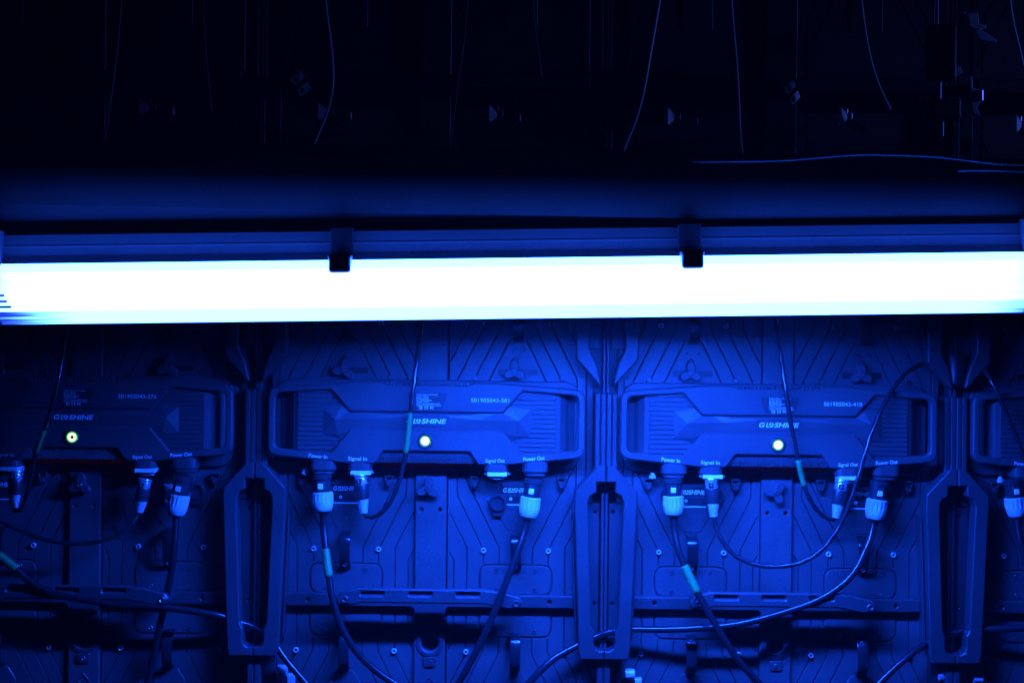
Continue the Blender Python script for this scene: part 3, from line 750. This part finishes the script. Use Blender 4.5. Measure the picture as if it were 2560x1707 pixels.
part('strand', tubemesh('wire_dark', catmull(wp, 8), 1.6, 8), th, tuple(-q for q in wp[0]))
wp = [W(*p) for p in [(2380, 325, 352), (2352, 348, 355), (2335, 362, 356), (2322, 374, 357), (2300, 378, 357)]]
th = thing('beam_cable', 'short wire branching up from the beam cable at the right edge', 'cable', wp[0])
part('strand', tubemesh('wire', catmull(wp, 8), 1.5, 8), th, tuple(-q for q in wp[0]))

# ------------------------------------------------------------------ latches and rigging in the dark
LG = 'flared latches on the foot of the upper cabinets'
def latch(px, py, label, sc=1.0, m='clamp', pm='alu'):
    p = W(px, py, 24); th = thing('flared_latch', label, 'latch', p, LG)
    bm = bmesh.new()
    add_plate(bm, [(x * sc, z * sc) for x, z in [(-20, 13), (-4, 6), (-1, 0), (-4, -5), (-17, -13), (-20, -10)]], (), -2, 4, 1.0)
    part('flare', finish(bm, m), th, (0, 6, 0), (0, 0, .85))
    part('pin', lathe(pm, [(0, -5), (2, -5), (2, 5), (0, 5)], 12), th, (2, 4, 8))
    part('pin', lathe(pm, [(0, -4), (2.4, -4), (2.4, 4), (0, 4)], 12), th, (8, 5, 3))
    part('arm', plate('frame', [(-2, -3), (10, -2), (30, -12), (34, -18), (26, -20), (4, -10)], (), -4, 2, .8), th)
    part('stop', boxmesh('clamp', 33, 35, -2, 5, -8, 2, .4), th)
latch(345, 252, 'faint flared latch, leftmost in the dark above the lamp', 1.0, 'beam', 'frame')  # left latches get darker materials in place of weaker light
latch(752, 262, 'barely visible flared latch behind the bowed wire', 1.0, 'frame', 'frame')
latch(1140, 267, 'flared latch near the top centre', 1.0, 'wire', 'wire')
latch(1546, 273, 'brightest flared latch, beside the bright slanting wire')
latch(1940, 273, 'flared latch below the wire that curves down right')
latch(2338, 290, 'flared latch at the right edge above the beam')

def holed(px, py, label, a=-.55, m='wire'):
    th = thing('holed_bracket', label, 'bracket', W(px, py, 22), 'holed brackets above the lamp')
    for dz in (9, -9):
        part('plate', plate(m, fillet([(-12, dz - 6), (12, dz - 6), (12, dz + 6), (-12, dz + 6)], 2), [circ(-4, dz, 3.6, 14)], -2, 3, .6), th, (0, 6, 0), (0, -a * -1.2, .7))
    part('hook', plate(m, [(-32, 22), (-18, 20), (-12, 12), (-20, 14)], (), -2, 3, .5), th)
holed(1815, 215, 'bracket with two holes between the slanting wires')
holed(690, 195, 'very faint bracket with two holes left of the bowed wire', -.55, 'frame')  # darker material imitates the weaker light on this bracket

hp0 = W(2158, 130, 70)
rig = thing('rigging_motor', 'black rigging block hanging on a thin rod at the top right', 'rigging', hp0)
part('rod', lathe('wire', [(0, 30), (2.2, 30), (2.2, 120), (0, 120)], 10), rig, (-4, 0, 0))
part('block', boxmesh('dark', -17, 17, -10, 24, -34, 40, 3), rig)
part('rod', lathe('wire', [(0, -62), (2.8, -62), (2.8, -34), (0, -34)], 10), rig, (0, 2, 0))
part('block', boxmesh('dark', -14, 26, -8, 18, -88, -62, 3), rig)
part('rod', lathe('wire', [(0, -112), (2.6, -112), (2.6, -88), (0, -88)], 10), rig, (4, 2, 0))
for s in (-1, 1):
    part('shackle', plate('clamp', [(s * 17, -18), (s * 26, -14), (s * 30, -24), (s * 20, -30)], (), 2, 8, .8), rig)
for i, (x, z) in enumerate(((-22, -58), (20, -58), (-30, -96), (-18, -96), (30, -96))):
    part('ring', plate('frame', circ(0, 0, 6.5, 20), [circ(0, 0, 5, 20)], 0, 3, .4), rig, (x, 0, z))
hk = W(2240, 62, 50)
th = thing('cable_hook', 'small bright steel hook at the top right corner', 'hook', hk)
part('bar', boxmesh('alu', -30, -16, 0, 5, 17, 20, .5), th)
part('body', plate('clamp', fillet([(-12, 18), (2, 20), (4, 4), (14, 2), (14, -3), (0, -4), (-8, -2)], 1.5, 3), (), -2, 4, .8), th)
part('flare', plate('clamp', [(-2, -6), (6, -4), (30, -20), (28, -23), (6, -20)], (), -1, 5, .8), th)
hk = W(2245, 225, 50)
th = thing('cable_hook', 'dim steel hook above the beam near the right edge', 'hook', hk)
part('body', plate('clamp', fillet([(-12, 30), (-9, 30), (-8, 14), (4, 10), (4, -6), (-2, -14), (4, -26), (-6, -24), (-10, -8)], 1.5, 3), (), -2, 4, .8), th)
part('drum', lathe('alu', [(0, -7), (5, -7), (5, 7), (0, 7)], 14), th, (2, 5, 2))

# ------------------------------------------------------------------ thin haze added to imitate the tube's camera glow
bm = bmesh.new(); bmesh.ops.create_cube(bm, size=1)
for v in bm.verts: v.co = Vector((v.co.x * 4.0, -1.1 + v.co.y * 2.6, v.co.z * 3.6))
me = bpy.data.meshes.new('haze'); bm.to_mesh(me); bm.free()
hm = bpy.data.materials.new('haze'); hm.use_nodes = True; nt = hm.node_tree; nt.nodes.remove(nt.nodes['Principled BSDF'])
pv = nt.nodes.new('ShaderNodeVolumePrincipled'); pv.inputs['Density'].default_value = 0.0045; pv.inputs['Color'].default_value = (.9, .9, .9, 1)
nt.links.new(pv.outputs[0], nt.nodes['Material Output'].inputs['Volume'])
me.materials.append(hm); hz = bpy.data.objects.new('haze', me); C.objects.link(hz); hz['kind'] = 'stuff'
hz['label'] = 'thin haze added to give the tube lamp a soft camera glow'; hz['category'] = 'haze'
